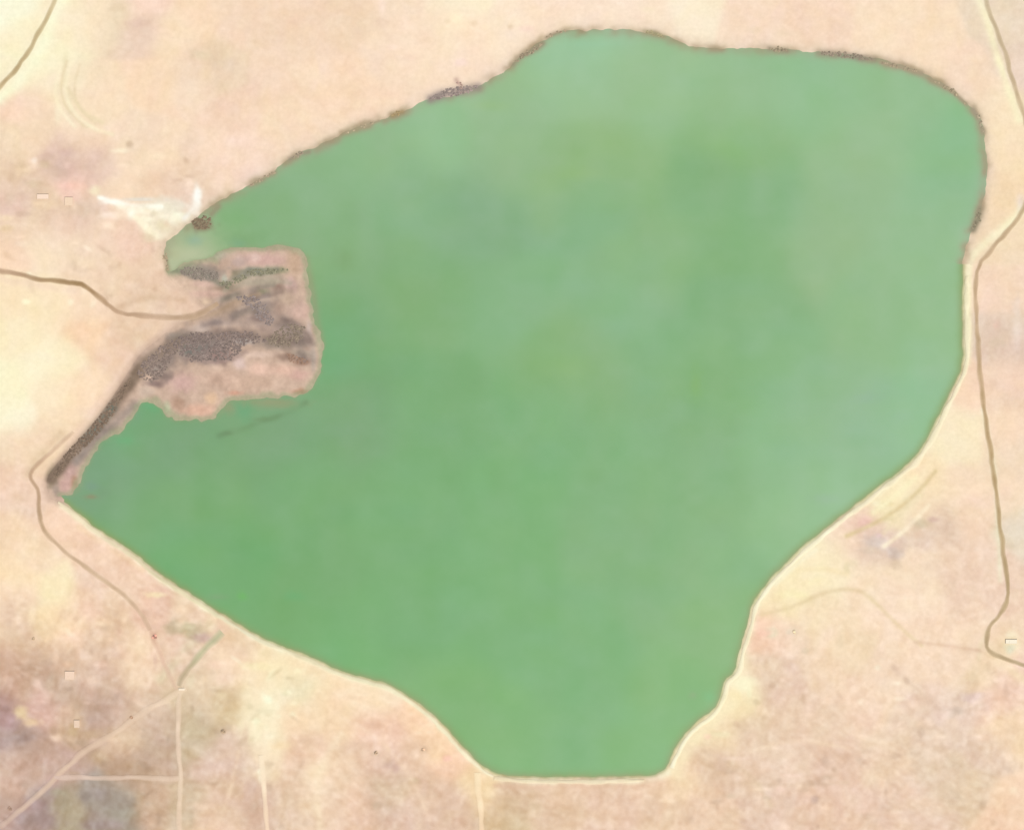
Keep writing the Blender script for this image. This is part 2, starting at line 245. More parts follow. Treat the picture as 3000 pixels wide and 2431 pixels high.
stroke(L, '200,260 240,330 300,360', 7, 'efdcb6', 0.6)
for it in '''2562,1588,34,18,decabc 2545,1612,30,10,e0c8b0 2535,1530,22,14,efc4b4 2695,1535,26,16,d6c2a2 2735,1522,16,8,dfc0ae 2622,1622,20,18,d9c4b6 2625,1655,16,14,e6cdb2 2600,1475,20,8,ecd6a8
560,1848,30,22,c4b38f 590,1868,26,14,d2b4a4 120,2330,40,14,b49e92 330,2340,70,30,a59484 190,2350,30,26,b6a68c 110,2400,60,26,aa938c 20,2110,24,30,b8958e 60,2160,40,14,b59d92 290,2090,40,46,c9aa96 345,2260,30,12,bd9e82
470,2200,30,36,c4a68c 120,1960,40,30,cdaa8e 250,2330,20,20,a89a90 2840,2045,30,14,e4c9bd 2800,2080,24,10,ddc6b4 200,450,20,14,e0c0b2 130,480,16,14,e0c6a8 60,500,26,26,e6c9aa 95,540,30,12,e2c6a6'''.split():
    v = it.split(','); blob(L, *[float(q) for q in v[:4]], v[4], 0.85)
stroke(L, '2480,1570 2560,1535 2640,1485 2700,1430 2740,1380', 7, 'e2ca9c', 0.8)
stroke(L, '2560,1500 2620,1455 2680,1400', 9, 'fff2c8', 0.85)
stroke(L, '2590,1600 2650,1555 2720,1480', 7, 'ffeccc', 0.85)
_r = np.random.RandomState(23)
for _ in range(330):                       # tufts, bare scrapes and ploughed scraps
    if _ < 170: _x, _y = _r.uniform(0, 900), _r.uniform(1780, 2431)
    elif _ < 270: _x, _y = _r.uniform(1950, 3000), _r.uniform(1950, 2431)
    else: _x, _y = _r.uniform(0, 560), _r.uniform(380, 900)
    _i, _j = min(np.searchsorted(gy, _y), NY-1), min(np.searchsorted(gx, _x), NX-1)
    _c = np.clip(L[_i, _j]*(1+_r.choice([-1, 1])*_r.uniform(0.03, 0.09)*np.array([0.9, 1, 1.15])), 0, 1)
    blob(L, _x, _y, _r.uniform(7, 24), _r.uniform(5, 13), '%02x%02x%02x' % tuple(int(255*v) for v in _c), 0.85, ang=_r.choice([0, 0, 90, 35, -40]))
# wet and stained rim of the lake bed margin
north = sst(60, 0, DN-0.6*np.minimum(DE, DS)*0) ; kN = (DN < np.minimum(np.minimum(DE, DS), DW)).astype(float)
kS = (np.minimum(DE, DS) < np.minimum(DN, DW)).astype(float); kW = 1-np.clip(kN+kS, 0, 1)
def mixf(A, col, m):
    m = np.clip(m, 0, 1)[..., None]; A[:] = A*(1-m)+rgb(col)*m
jag = np.clip(0.62+1.9*vnoise(X, Y, 62, 91)+1.3*vnoise(X, Y, 24, 92), 0.05, 1.3)
jag2 = np.clip(0.85+1.2*vnoise(X, Y, 50, 93)+0.8*vnoise(X, Y, 20, 94), 0.2, 1.25)
mixf(L, 'e9d2ba', kN*0.6*np.exp(-(np.clip(sd, 0, None)/26)**2))
mixf(L, 'b8a486', kN*0.85*jag*np.exp(-(np.clip(sd, 0, None)/13)**2))
mixf(L, 'fbf0cc', kS*jag2*0.8*np.exp(-((sd-13)/9)**2))
mixf(L, 'a8ad7c', kS*0.8*np.exp(-(np.clip(sd, 0, None)/6)**2))
def plots(c1, c2, sd0):      # elongated patches of tilled and grazed soil lying either way
    sw = sst(-0.06, 0.06, vnoise(X, Y, 110, sd0)); wx_ = 26*vnoise(X, Y, 90, sd0+3); wy_ = 26*vnoise(X, Y, 90, sd0+4)
    a = 0.5; u, v = (X+wx_)+a*(Y+wy_), (Y+wy_)-a*(X+wx_)
    return (vnoise(X*c2/c1, Y+wy_, c2, sd0+1)*0.5+vnoise(u*c2/c1, v, c2, sd0+5)*0.6)*sw+(vnoise(X+wx_, Y*c2/c1, c2, sd0+2)*0.5+vnoise(u, v*c2/c1, c2, sd0+6)*0.6)*(1-sw)
south = 0.55+0.45*sst(1200, 1900, Y)
grain = south*(0.036*vnoise(X, Y, 11, 1)+0.036*vnoise(X, Y, 17, 12)+0.050*plots(28, 11, 200)+0.030*vnoise(X, Y, 27, 2)+0.042*plots(80, 28, 210))+0.03*vnoise(X, Y, 70, 3)
dim = 0.42+0.75*sst(0.93, 0.78, BIG[..., 1])
L += (grain*dim)[..., None]*np.array([0.8, 1.0, 1.15])+np.stack([plots(50, 34, 220)*0.014, plots(50, 34, 230)*0.008, plots(50, 34, 240)*0.028], -1)

# mudflat colours
blob(L, 2172, 2005, 34, 22, 'fff6cf', 0.85); blob(L, 2150, 2050, 20, 40, 'fdeabc', 0.8)
stroke(L, '2140,2060 2080,2120 2030,2170 1990,2230 1980,2260', 22, 'fdecc2', 0.75)
stroke(L, '2270,1710 2330,1655 2390,1610', 8, 'fdf4d2', 0.6)
stroke(L, '2200,1790 2180,1880 2165,1960', 20, 'fae6c0', 0.5)
M = np.zeros_like(L); M[:] = rgb('cfb19b')
mixf(M, 'e8c9ae', sst(20, -5, msd+6*vnoise(X, Y, 20, 40))*sst(500, 400, X)*0+sst(640, 520, X)*sst(985, 930, Y)*0.75)
for it in '''772,762,75,15,cfa99c,1 747,754,14,12,dcbcae,1 862,770,22,40,cbab90,1 702,768,24,14,c8ada0,1 640,745,30,12,b5ab96,.8 750,796,48,10,848a78,1 805,793,34,8,9b9575,1 702,810,26,12,9c8c70,1
658,841,38,10,a08570,1 596,799,50,18,94867a,1 552,788,34,12,9c927f,1 620,812,24,12,978a80,1 658,821,10,10,c0bca8,1 778,824,66,15,b8a893,.9 820,841,16,13,9c786a,1 772,855,22,8,969070,1 851,838,16,22,d3aea6,.9
876,914,32,22,dfbaa8,1 842,870,20,20,cbb097,.8 758,900,38,24,968780,1 764,936,34,16,9f847e,1 708,874,50,10,b9a694,.9 694,908,50,12,b59d80,.8 848,961,42,14,9c8074,1 876,989,17,22,888572,1
820,1006,66,14,978678,1 904,975,9,28,dac2b6,1 876,1037,28,10,c0b29c,1 845,1045,30,12,9c806f,1 884,1062,24,8,a27a66,1 918,1048,8,34,bfac9c,1 652,986,95,19,8e776c,1 596,1022,76,30,8b7e76,1
554,1017,26,22,868178,1 646,1042,36,18,977b72,1 714,1000,28,8,aba099,1 526,990,34,15,918377,1 484,1048,34,22,8e7d74,1 456,1076,32,16,988a7e,1 738,987,17,7,806e62,1 588,961,26,11,e0c8b8,1 680,948,100,8,cdb2a0,.9
596,832,38,8,dab7a5,.9 610,862,44,9,dbb5a2,.9 604,886,16,11,ebcbac,1 492,891,48,12,d0b19a,.9 456,874,15,8,c0a18b,.9 495,916,28,5,eacdb2,.9 534,1120,38,22,d7b1a4,1 758,1084,30,18,edc6b0,1
753,1039,42,8,e3c5b1,1 702,1064,18,15,dcc0b4,1 831,1085,36,14,dcb59f,1 876,1098,24,12,d3aa9a,.9 618,1168,16,16,e6c19f,1 582,1202,44,14,deb299,1 520,1185,20,17,ba9780,.9 490,1196,11,14,cdc9a8,1
688,1151,18,6,c9957c,.9 882,1148,22,8,b5846a,.9 478,1102,24,11,8a756b,1 456,1123,24,9,917970,1 428,1148,22,11,ccb4a0,.9 205,1380,20,34,d0aca0,1 190,1425,20,24,cda79a,1 150,1392,13,24,84795f,1
165,1435,10,14,a59182,.9 218,1412,9,16,b0876e,.9 730,1120,70,18,cfae96,.8 650,1110,60,22,d2b09a,.8'''.split():
    v = it.split(','); _x, _y, _a, _b = [float(q) for q in v[:4]]; blob(M, _x, _y, _a*1.12, _b*1.3, v[4], float(v[5]), p=3)
stroke(M, '150,1400 195,1345 250,1290 310,1225 350,1165 390,1110 420,1065 470,1035 520,1005', 19, '86715f', 0.98, p=3)
stroke(M, '250,1290 300,1235 330,1195', 15, '737366', 0.8)
stroke(M, '225,1350 300,1275 350,1228 395,1185', 16, '9b8b80', 0.9)
blob(M, 720, 915, 140, 50, 'a89284', 0.6); stroke(M, '600,948 660,940 720,905 770,870 830,858', 13, '94827a', 0.75, wob=1); stroke(M, '650,880 720,850 800,835', 9, '9a8c7c', 0.7, wob=1); stroke(M, '800,900 830,940 890,965 905,1000', 13, '8e7a70', 0.8, wob=1); blob(M, 860, 985, 60, 50, 'aa9484', 0.5); blob(M, 470, 1060, 60, 40, 'a08c80', 0.5)
stroke(M, '738,862 752,905 790,945 835,968 880,1000 888,1050', 20, '8e7c72', 0.85, wob=0.8)
stroke(M, '500,1005 580,990 680,980 770,985 850,1000', 14, '877468', 0.8, wob=0.8)
stroke(M, '505,790 560,800 620,812 650,838 690,812 740,795 810,790', 10, '8f8876', 0.85, wob=0.8)
stroke(M, '560,935 600,925 650,915 700,890', 12, 'c9ab92', 0.6); stroke(M, '690,925 740,905 800,905', 10, 'a08e80', 0.7)
blob(M, 820, 905, 22, 16, 'b79a88', .8); blob(M, 800, 970, 40, 12, 'a99184', .7); blob(M, 560, 905, 50, 16, 'cdae98', .8); blob(M, 820, 850, 34, 12, 'a08878', .7)
stroke(M, '905,790 912,850 925,920 934,980 940,1040', 8, 'd9bfa8', 0.6)
stroke(M, '660,850 720,832 780,822 850,830', 9, 'b3a58f', 0.7)
stroke(M, '700,905 760,880 830,872', 6, 'c9b09c', 0.7)
stroke(M, '540,1050 600,1062 690,1052 720,1030', 8, 'a58c82', 0.6)
stroke(M, '560,935 640,915 690,880 760,862', 7, 'b89c80', 0.6)
M += (0.05*vnoise(X, Y, 12, 21)+0.08*plots(40, 18, 250)+0.05*vnoise(X, Y, 30, 22))[..., None]*np.array([1, 0.95, 0.9])
mixf(M, '9aa27c', 0.55*np.exp(-(np.clip(sd, 0, None)/9)**2)*kW)
L = np.where((msd > -30)[..., None], L*(1-sst(-22, 4, msd)[..., None]*0.85)+M*sst(-22, 4, msd)[..., None]*0.85, L)

# water colours
WATER = WAT.copy()
for it in '''2150,450,60,40,8fba7a,.5 2070,500,70,50,86b17c,.5 1700,510,90,18,98bb80,.5 2220,640,80,60,87b480,.35 560,700,30,22,a3b896,.8 545,745,50,20,c2c6a4,.8 570,705,20,12,9fb8a0,.7 510,745,18,20,bdbf9a,.7
690,640,50,30,86b47c,.5 720,700,60,22,85aa78,.6 700,715,24,16,82a98a,.5 1010,760,26,34,86a876,.5 2040,1130,16,40,8bb56f,.5 1670,1070,60,40,8fb678,.45 900,990,20,30,72b278,.7 450,1185,24,20,6fae7c,.8
715,1205,26,30,74ab80,.8 800,1178,70,10,9ba07a,.8 670,1195,18,18,97a07a,.8 390,1215,24,26,7fa480,.6 270,1425,22,14,82a08c,.7 268,1455,16,7,9a8f72,.8 300,1445,20,14,80a080,.5 370,1290,26,12,72b07a,.7
710,1745,14,12,72bb62,.6 640,1748,30,8,86a77a,.6 860,1745,30,14,72b077,.6 2540,1165,40,18,95b79b,.6 2420,1460,40,14,99b99c,.6 2640,1220,40,20,95bb9a,.4 1740,130,70,12,a2caa8,.6 1430,310,50,14,9fc089,.5
2080,2040,18,16,7cbc80,.5 2030,2035,12,10,93ae80,.6 880,800,14,60,96a57a,.55 2840,480,30,60,92bf90,.4 1300,1060,60,30,86b07e,.4 1130,1000,60,40,87b07c,.4'''.split():
    v = it.split(','); blob(WATER, *[float(q) for q in v[:4]], v[4], float(v[5]), p=2)
stroke(WATER, '640,1278 670,1266 715,1256 750,1236 800,1226 850,1206 895,1180', 9, '76986e', 0.7, wob=0.7)
blob(WATER, 665,1270, 16, 6, '74926a', .6); blob(WATER, 770, 1228, 30, 7, '78966c', .5); blob(WATER, 800, 1185, 70, 14, '97a078', .6)
stroke(WATER, '895,760 915,850 925,930 940,1000', 13, '9ba07a', 0.6)
ws = np.clip(-sd, 0, None)
mixf(WATER, 'a9b193', kN*0.5*np.exp(-(ws/20)**2))
mixf(WATER, 'a89a7c', kN*0.9*jag*np.exp(-(ws/16)**2))
mixf(WATER, '8aa56c', kS*0.75*np.exp(-(ws/15)**2))
mixf(WATER, '9aa272', kS*0.7*np.exp(-(ws/5)**2))
mixf(WATER, '9aa27c', kW*0.75*np.exp(-(ws/9)**2))
WATER += (0.020*vnoise(X, Y*0.6, 60, 51)+0.012*vnoise(X*0.7, Y, 34, 52)+0.006*vnoise(X, Y, 14, 53))[..., None]*np.array([1, 0.5, 1.3])
WATER += np.stack([vnoise(X, Y*0.55, 70, 55)*0.010, vnoise(X, Y, 70, 56)*0.006, vnoise(X*0.6, Y, 60, 57)*0.018], -1)

BRUSH = [
    ('1262,290 1300,276 1350,266 1400,256', 13, 1/40, '9a8a82', 'dark mauve brush on the northern shore at the widest dark stain'),
    ('1338,235 1348,250 1352,262', 7, 1/60, 'c3a494', 'thin pinkish brush stalk rising above the dark mauve brush'),
    ('1505,188 1525,165 1560,150 1590,128', 8, 1/46, 'a09078', 'olive brush on the shore where the bank steps up'),
    ('1600,112 1625,98 1660,90', 5, 1/55, 'a8967c', 'thin brown brush at the north western corner of the top shore'),
    ('1888,92 1915,98 1945,108', 6, 1/55, 'a89c7a', 'small olive brush on the top shore right of centre'),
    ('2255,142 2280,146 2305,149', 8, 1/45, '9f9078', 'short dark brush patch on the straight northern shore'),
    ('2400,155 2450,160 2500,166 2560,175', 9, 1/42, '998a78', 'long dark brush strip on the north eastern shore'),
    ('2580,184 2640,198 2700,215', 6, 1/60, 'ad9c82', 'faint brown brush on the curve of the north eastern shore'),
    ('2735,236 2790,268 2830,305', 6, 1/60, 'ab9b80', 'thin brown brush on the north eastern corner'),
    ('2850,322 2870,350 2880,385', 6, 1/60, 'a89a82', 'brown brush where the eastern shore turns south'),
    ('2872,612 2866,640 2850,672', 9, 1/40, '958a72', 'dark olive brush on the eastern shore above the road bend'),
    ('1150,340 1165,332 1178,328', 6, 1/50, 'a8926c', 'small brown brush west of the dark mauve brush'),
    ('850,466 875,452 905,446', 6, 1/48, 'a0917c', 'dark brush on the north western shore where the shore steps'),
    ('728,545 770,524 805,505', 5, 1/62, 'ab9a80', 'thin brown brush line along the north western shore'),
    ('1010,390 1060,372 1110,354', 4, 1/70, 'b0a084', 'very thin brush line on the long northern shore'),
    ('483,735 484,760 490,790', 7, 1/60, 'b09c80', 'brown brush along the west side of the pale inlet'),
    ]
for (b, w, dn, c, lab) in BRUSH:            # the stained soil the brush grows on
    for A in (L, WATER): stroke(A, b, w+1, c, 0.8, p=2, wob=0.6)
for A in (L, WATER): blob(A, 590, 660, 34, 18, '917c66', 0.9); stroke(A, '620,628 640,606', 9, 'a08c74', .8)

# ------------------------------------------------------------------ relief
def relief(x, y):
    return 5+6*vnoise(x, y, 900, 61)+2.5*vnoise(x, y, 320, 62)+0.7*vnoise(x, y, 110, 63)
H = relief(X, Y)
H = np.where(sd > 0, 0.02+np.minimum(sd*0.045, 0.9)+(H-1.2)*sst(20, 260, sd), -np.minimum(-sd*0.06, 4.0))
H = H*1.0
far = np.maximum(np.maximum(-X, X-3000), np.maximum(-Y, Y-2431)); H += np.clip(far-300, 0, None)*0.006*(1+1.2*vnoise(X, Y, 2600, 64))

def bil(A, x, y):
    j = np.clip(np.searchsorted(gx, x)-1, 0, NX-2); i = np.clip(np.searchsorted(gy, y)-1, 0, NY-2)
    tx = (x-gx[j])/(gx[j+1]-gx[j]); ty = (y-gy[i])/(gy[i+1]-gy[i])
    if A.ndim == 3: tx, ty = tx[..., None], ty[..., None]
    return (A[i, j]*(1-tx)+A[i, j+1]*tx)*(1-ty)+(A[i+1, j]*(1-tx)+A[i+1, j+1]*tx)*ty
def wx(x): return x-1500.0
def wy(y): return 1215.5-y
def hz(x, y): return float(bil(H, np.array([x], float), np.array([y], float))[0])

# ------------------------------------------------------------------ materials
def mat(name, rough=0.9, attr=True, col=(0.3, 0.3, 0.3), noise=None, bump=None, spec=0.2, vary=0.0):
    m = bpy.data.materials.new(name); m.use_nodes = True; t = m.node_tree; b = t.nodes['Principled BSDF']
    b.inputs['Roughness'].default_value = rough; b.inputs['Specular IOR Level'].default_value = spec
    g = t.nodes.new('ShaderNodeNewGeometry')
    if attr:
        a = t.nodes.new('ShaderNodeAttribute'); a.attribute_name = 'soil'; src = a.outputs['Color']
    else:
        r = t.nodes.new('ShaderNodeRGB'); r.outputs[0].default_value = (*col, 1); src = r.outputs[0]
    if noise:
        n = t.nodes.new('ShaderNodeTexNoise'); n.inputs['Scale'].default_value = noise[0]; n.inputs['Detail'].default_value = 5
        n.inputs['Roughness'].default_value = 0.6
        t.links.new(g.outputs['Position'], n.inputs['Vector'])
        mr = t.nodes.new('ShaderNodeMapRange'); mr.inputs[1].default_value = 0.25; mr.inputs[2].default_value = 0.75
        mr.inputs[3].default_value = 1-noise[1]; mr.inputs[4].default_value = 1+noise[1]
        t.links.new(n.outputs['Fac'], mr.inputs[0])
        v = t.nodes.new('ShaderNodeVectorMath'); v.operation = 'MULTIPLY'
        t.links.new(src, v.inputs[0]); t.links.new(mr.outputs[0], v.inputs[1]); src = v.outputs[0]
    t.links.new(src, b.inputs['Base Color'])
    if bump:
        n2 = t.nodes.new('ShaderNodeTexNoise'); n2.inputs['Scale'].default_value = bump[0]; n2.inputs['Detail'].default_value = 4
        t.links.new(g.outputs['Position'], n2.inputs['Vector'])
        bp = t.nodes.new('ShaderNodeBump'); bp.inputs['Strength'].default_value = bump[1]; bp.inputs['Distance'].default_value = bump[2]
        t.links.new(n2.outputs['Fac'], bp.inputs['Height']); t.links.new(bp.outputs[0], b.inputs['Normal'])
    return m
M_SOIL = mat('soil', 0.95, noise=(0.09, 0.05), bump=(0.12, 0.25, 1.2), spec=0.05)
M_MUD = mat('mud', 0.85, noise=(0.1, 0.08), bump=(0.12, 0.3, 1.2), spec=0.1)
M_WATER = mat('algae_water', 0.35, noise=(0.012, 0.012), bump=(0.35, 0.12, 0.25), spec=0.25)
M_ROAD = mat('packed_dirt', 0.95, noise=(0.2, 0.04), spec=0.05)
M_CANAL = mat('canal_water', 0.4, noise=(0.1, 0.05), spec=0.2)
M_LEAF = mat('scrub_foliage', 0.8, spec=0.1)
_t = M_LEAF.node_tree; _b = _t.nodes['Principled BSDF']; _tr = _t.nodes.new('ShaderNodeBsdfTranslucent'); _mx = _t.nodes.new('ShaderNodeMixShader')
_mx.inputs[0].default_value = 0.4; _t.links.new(_t.nodes['Attribute'].outputs['Color'], _tr.inputs[0])
_t.links.new(_b.outputs[0], _mx.inputs[1]); _t.links.new(_tr.outputs[0], _mx.inputs[2]); _t.links.new(_mx.outputs[0], _t.nodes['Material Output'].inputs[0])
M_BARK = mat('bark', 0.9, False, (0.16, 0.11, 0.08), noise=(2.0, 0.3))
M_PLASTER = mat('pale_plaster', 0.9, False, (0.42, 0.33, 0.25), noise=(0.4, 0.08))
M_ROOF = mat('pale_roof', 0.85, False, (0.55, 0.46, 0.36), noise=(0.5, 0.07))
M_WOOD = mat('door_wood', 0.7, False, (0.12, 0.08, 0.05), noise=(1.5, 0.2))
M_CONC = mat('concrete', 0.9, False, (0.46, 0.40, 0.32), noise=(0.6, 0.1))

# ------------------------------------------------------------------ mesh helpers
def mesh_obj(name, V, F, material, cols=None, parent=None, sm=False):
    V = np.asarray(V, dtype=np.float32); me = bpy.data.meshes.new(name)
    if isinstance(F, np.ndarray):
        n, k = F.shape; me.vertices.add(len(V)); me.vertices.foreach_set('co', V.ravel())
        me.loops.add(n*k); me.loops.foreach_set('vertex_index', F.astype(np.int32).ravel())
        me.polygons.add(n); me.polygons.foreach_set('loop_start', np.arange(0, n*k, k, dtype=np.int32))
        me.update(calc_edges=True)
    else:
        me.from_pydata([tuple(map(float, v)) for v in V], [], F); me.update()
    if sm: me.polygons.foreach_set('use_smooth', [True]*len(me.polygons))
    if cols is not None:
        a = me.color_attributes.new('soil', 'FLOAT_COLOR', 'POINT')
        c = np.ones((len(V), 4), np.float32); c[:, :3] = cols; a.data.foreach_set('color', c.ravel())
    me.materials.append(material)
    o = bpy.data.objects.new(name, me); S.collection.objects.link(o)
    if parent: o.parent = parent
    return o
def struct(o, label):
    o['kind'] = 'structure'; o['label'] = label; return o
def tag(o, label, cat, group=None, kind=None):
    o['label'] = label; o['category'] = cat
    if group: o['group'] = group
    if kind: o['kind'] = kind
    return o
def sheet(name, mask, Z, C, material, k=1.0):
    """quads of the survey grid where all four corners pass the mask"""
    i, j = np.where(mask[:-1, :-1] & mask[1:, :-1] & mask[:-1, 1:] & mask[1:, 1:])
    idx = np.arange(NX*NY).reshape(NY, NX)
    F = np.stack([idx[i, j], idx[i+1, j], idx[i+1, j+1], idx[i, j+1]], 1)
    u, inv = np.unique(F, return_inverse=True)
    V = np.stack([wx(X).ravel()[u], wy(Y).ravel()[u], Z.ravel()[u]], 1)
    return mesh_obj(name, V, inv.reshape(F.shape), material, albedo(C.reshape(-1, 3)[u])*k, sm=True)

allm = np.ones_like(X, bool)
struct(sheet('ground', allm, H, L, M_SOIL), 'pale peach coloured dry ground around the lake')
struct(sheet('water', sd < 26, np.zeros_like(X), WATER, M_WATER, np.array([0.93, 0.945, 0.89])), 'green algae tinted water of the lake')
MZ = H+np.clip(msd*0.05, -1.0, 0.35)
struct(sheet('mudflat', (msd > -14) & (sd > -20), MZ, M, M_MUD), 'pinkish grey mudflat jutting into the west side of the lake')

def ribbon(name, pts, width, col, label, lift=0.45, crown=0.0, mix=(0.0, 0.55, 1, 0.55, 0.0), material=None, skirt=True, fade=None, seed=0):
    if isinstance(pts, str): pts = parse(pts)
    P = np.array(smooth(pts, False, 1)); seg = np.hypot(*np.diff(P, axis=0).T); s = np.concatenate([[0], np.cumsum(seg)])
    n = max(3, int(s[-1]/7)); t = np.linspace(0, s[-1], n)
    px, py = np.interp(t, s, P[:, 0]), np.interp(t, s, P[:, 1])
    tx, ty = np.gradient(px), np.gradient(py); l = np.hypot(tx, ty); nx, ny = -ty/l, tx/l
    off = np.array([-1, -0.55, 0, 0.55, 1])*width
    wob = 1+(0.9 if name == 'embankment' else 0.5)*vnoise(t, t*0+seed*13, 34, 71)
    shift = 5.0*vnoise(t, t*0+seed*7, 45, 72)+2.5*vnoise(t, t*0+seed*7, 18, 76)
    gxx = px[:, None]+nx[:, None]*(off[None]*wob[:, None]+shift[:, None]); gyy = py[:, None]+ny[:, None]*(off[None]*wob[:, None]+shift[:, None])
    prof = 0.02*seed+np.array([0.05, lift, lift+crown, lift, 0.05])+np.array([0, crown*0.8, 0, crown*0.8, 0])
    Z = np.maximum(bil(H, gxx, gyy), 0.05)+prof[None]
    base = bil(L, gxx, gyy)
    cc = np.array([rgb(c) for c in (col if isinstance(col, (list, tuple)) else [col])])
    if len(cc) > 1:
        q = np.linspace(0, len(cc)-1, n); cl = np.stack([np.interp(q, range(len(cc)), cc[:, k]) for k in range(3)], 1)
    else: cl = np.repeat(cc, n, 0)
    m = np.array(mix)[None, :, None]*(1+0.35*vnoise(t, t*0+seed, 25, 73))[:, None, None]; m = np.clip(m, 0, 1)
    C = base*(1-m)+(cl+(0.05*vnoise(t, t*0+seed, 18, 74)+0.05*vnoise(t, t*0+seed, 45, 75))[:, None])[:, None]*m
    V = np.stack([wx(gxx), wy(gyy), Z], -1).reshape(-1, 3)
    idx = np.arange(n*5).reshape(n, 5)
    F = np.stack([idx[:-1, :-1], idx[:-1, 1:], idx[1:, 1:], idx[1:, :-1]], -1).reshape(-1, 4)
    # keep faces looking up
    a, b, c = V[F[0, 0]], V[F[0, 1]], V[F[0, 2]]
    if np.cross(b-a, c-a)[2] < 0: F = F[:, ::-1]
    return struct(mesh_obj(name, V, F, material or M_ROAD, albedo(C.reshape(-1, 3)), sm=True), label)

# roads, tracks, canal, banks
ribbon('road', '180,-60 160,10 140,50 118,95 85,150 50,205 0,255 -50,310', 8.5, ['cdb88e', 'c8b288', 'c4a87e'], 'dusty brown road crossing the top left corner', mix=(0, .75, 1, .75, 0), seed=1)
ribbon('road', '2880,-50 2893,30 2925,100 2945,160 2962,220 2985,290 3015,400 3020,560 2995,625 2950,680 2900,735 2865,775 2858,860 2862,960 2868,1060 2880,1170 2898,1290 2912,1400 2925,1500 2938,1620 2952,1700 2955,1750 2930,1800 2895,1840 2885,1890 2900,1912 2960,1935 3060,1965',
       8.5, ['beaa88', 'cdb694', 'c9b08a', 'c6aa88', 'c3a682', 'b99c72', 'bea47a', 'b9a07a', 'bda684'], 'long brown road running down the right side of the lake', mix=(0, .7, 1, .7, 0), seed=2)
ribbon('track', '-60,782 0,795 60,803 110,818 170,826 230,828 262,845 295,872 320,900 360,920 420,925 500,932 560,930 600,912 640,890', 9.5, ['ae8c6e', 'b8987a', 'ad8f6a', 'a88862', 'c4a384', 'c9a98c', 'c4a688', 'c2a486'],
       'brown dirt track entering at the left edge above the cream field', mix=(0, .75, 1, .7, 0), seed=3)
ribbon('track', '215,1265 150,1325 100,1370 88,1395 100,1420 113,1440 115,1490 122,1540 160,1590 215,1635 290,1690 360,1740 410,1790 440,1845', 8, ['dcbea0', 'cfae90', 'bf9f80', 'c4a684', 'd3b595', 'd3b594', 'd6b898', 'd9b79a'],
       'narrow brown track curling round the western tip of the lake', mix=(0, .65, 1, .65, 0), seed=4)
ribbon('track', '440,1845 458,1890 480,1940 505,1990 520,2018', 9, ['d9b094', 'dcb69c', 'e2c2a6'], 'short pinkish track leading down to the canal mouth', mix=(0, .4, .7, .4, 0), seed=5)
ribbon('track', '545,2014 500,2040 430,2080 370,2120 300,2170 250,2200 190,2250 150,2290 90,2345 0,2420 -50,2460', 10, ['f2d8ba', 'eccfb4', 'ecceb2', 'e9cbb0', 'e3c6ae', 'd8bcae'], 'pale diagonal track running to the bottom left corner', mix=(0, .5, .75, .5, 0), seed=6)
ribbon('track', '160,2277 260,2276 400,2277 535,2277', 9, ['e0c4b2', 'e6cab4', 'ecd0b6'], 'straight pale horizontal track in the bottom left', mix=(0, .6, .8, .6, 0), seed=7)
ribbon('track', '525,2030 522,2120 524,2200 530,2290 528,2370 524,2480', 9, ['ead0b4', 'f0d4ba', 'f3d6bc', 'f6dcc0', 'f0d2b6', 'eed0b4'], 'straight pale vertical track below the canal mouth', mix=(0, .6, .8, .6, 0), seed=8)
ribbon('track', '765,2210 772,2290 780,2370 784,2480', 9, ['fde8c8', 'fde2c2', 'fddcbc'], 'cream vertical track at the bottom below the bright sand', mix=(0, .7, .9, .7, 0), seed=9)
ribbon('track', '1400,2262 1400,2310 1408,2360 1412,2470', 10, ['fde6be', 'fde0ba', 'fbd9b6'], 'short cream track leaving the southern bank', mix=(0, .75, .95, .75, 0), seed=10)
ribbon('canal', '652,1852 635,1868 600,1900 570,1935 545,1965 528,1995 524,2008', 13, ['c2bd96', 'bdb890', 'bfb78f', 'c0ac88', 'c6b090'], 'narrow olive canal leading away from the south west bank', lift=0.3, mix=(0, .6, 1, .6, 0), material=M_CANAL, seed=11)

def offset_line(pts, dist):
    P = np.array(smooth(pts, False, 1)); t = np.gradient(P, axis=0); l = np.hypot(t[:, 0], t[:, 1])[:, None]
    n = np.stack([t[:, 1], -t[:, 0]], 1)/l; c = np.array([1500, 1200])
    n *= np.sign(np.sum((P-c)*n, 1))[:, None]
    return [tuple(p) for p in P+n*dist]
EB = E_SHORE+[(1957, 2245)]
ribbon('embankment', offset_line(E_SHORE[8:], 13), 7, ['fbefca', 'fdf3d0', 'fbeecb', 'fff6d4', 'f8edc8', 'fbf0cc', 'fff4cc', 'fff6d2', 'fdf5d4'], 'bright sandy bank along the south east shore', lift=0.8, crown=0.2, mix=(0, .7, 1, .7, .1), seed=12)
ribbon('embankment', offset_line(E_SHORE[:9], 14), 8, ['f3e6c0', 'faf0ca', 'fdf0ca', 'f8eac6', 'fbeecb'], 'cream sandy bank along the eastern shore beside the road', lift=0.8, crown=0.2, mix=(0, .6, 1, .6, .1), seed=13)
ribbon('embankment', offset_line(S_SHORE[1:5], 14), 6.5, ['f3dfba', 'f3e3c0', 'f0e0bc', 'f6e2bc'], 'straight pale bank along the southern shore', lift=0.8, crown=0.2, mix=(0, .6, .9, .6, .1), seed=14)
ribbon('embankment', offset_line(S_SHORE[4:], 12), 6.5, ['fbeeca', 'f6ecc6', 'f8eec8', 'f0e6c0', 'ecdfb8', 'f0e6c4', 'e8dcb4', 'e3d4ae', 'ecdcb8', 'f8e8c4'], 'long pale bank along the south west shore', lift=0.8, crown=0.2, mix=(0, .6, 1, .6, .1), seed=15)

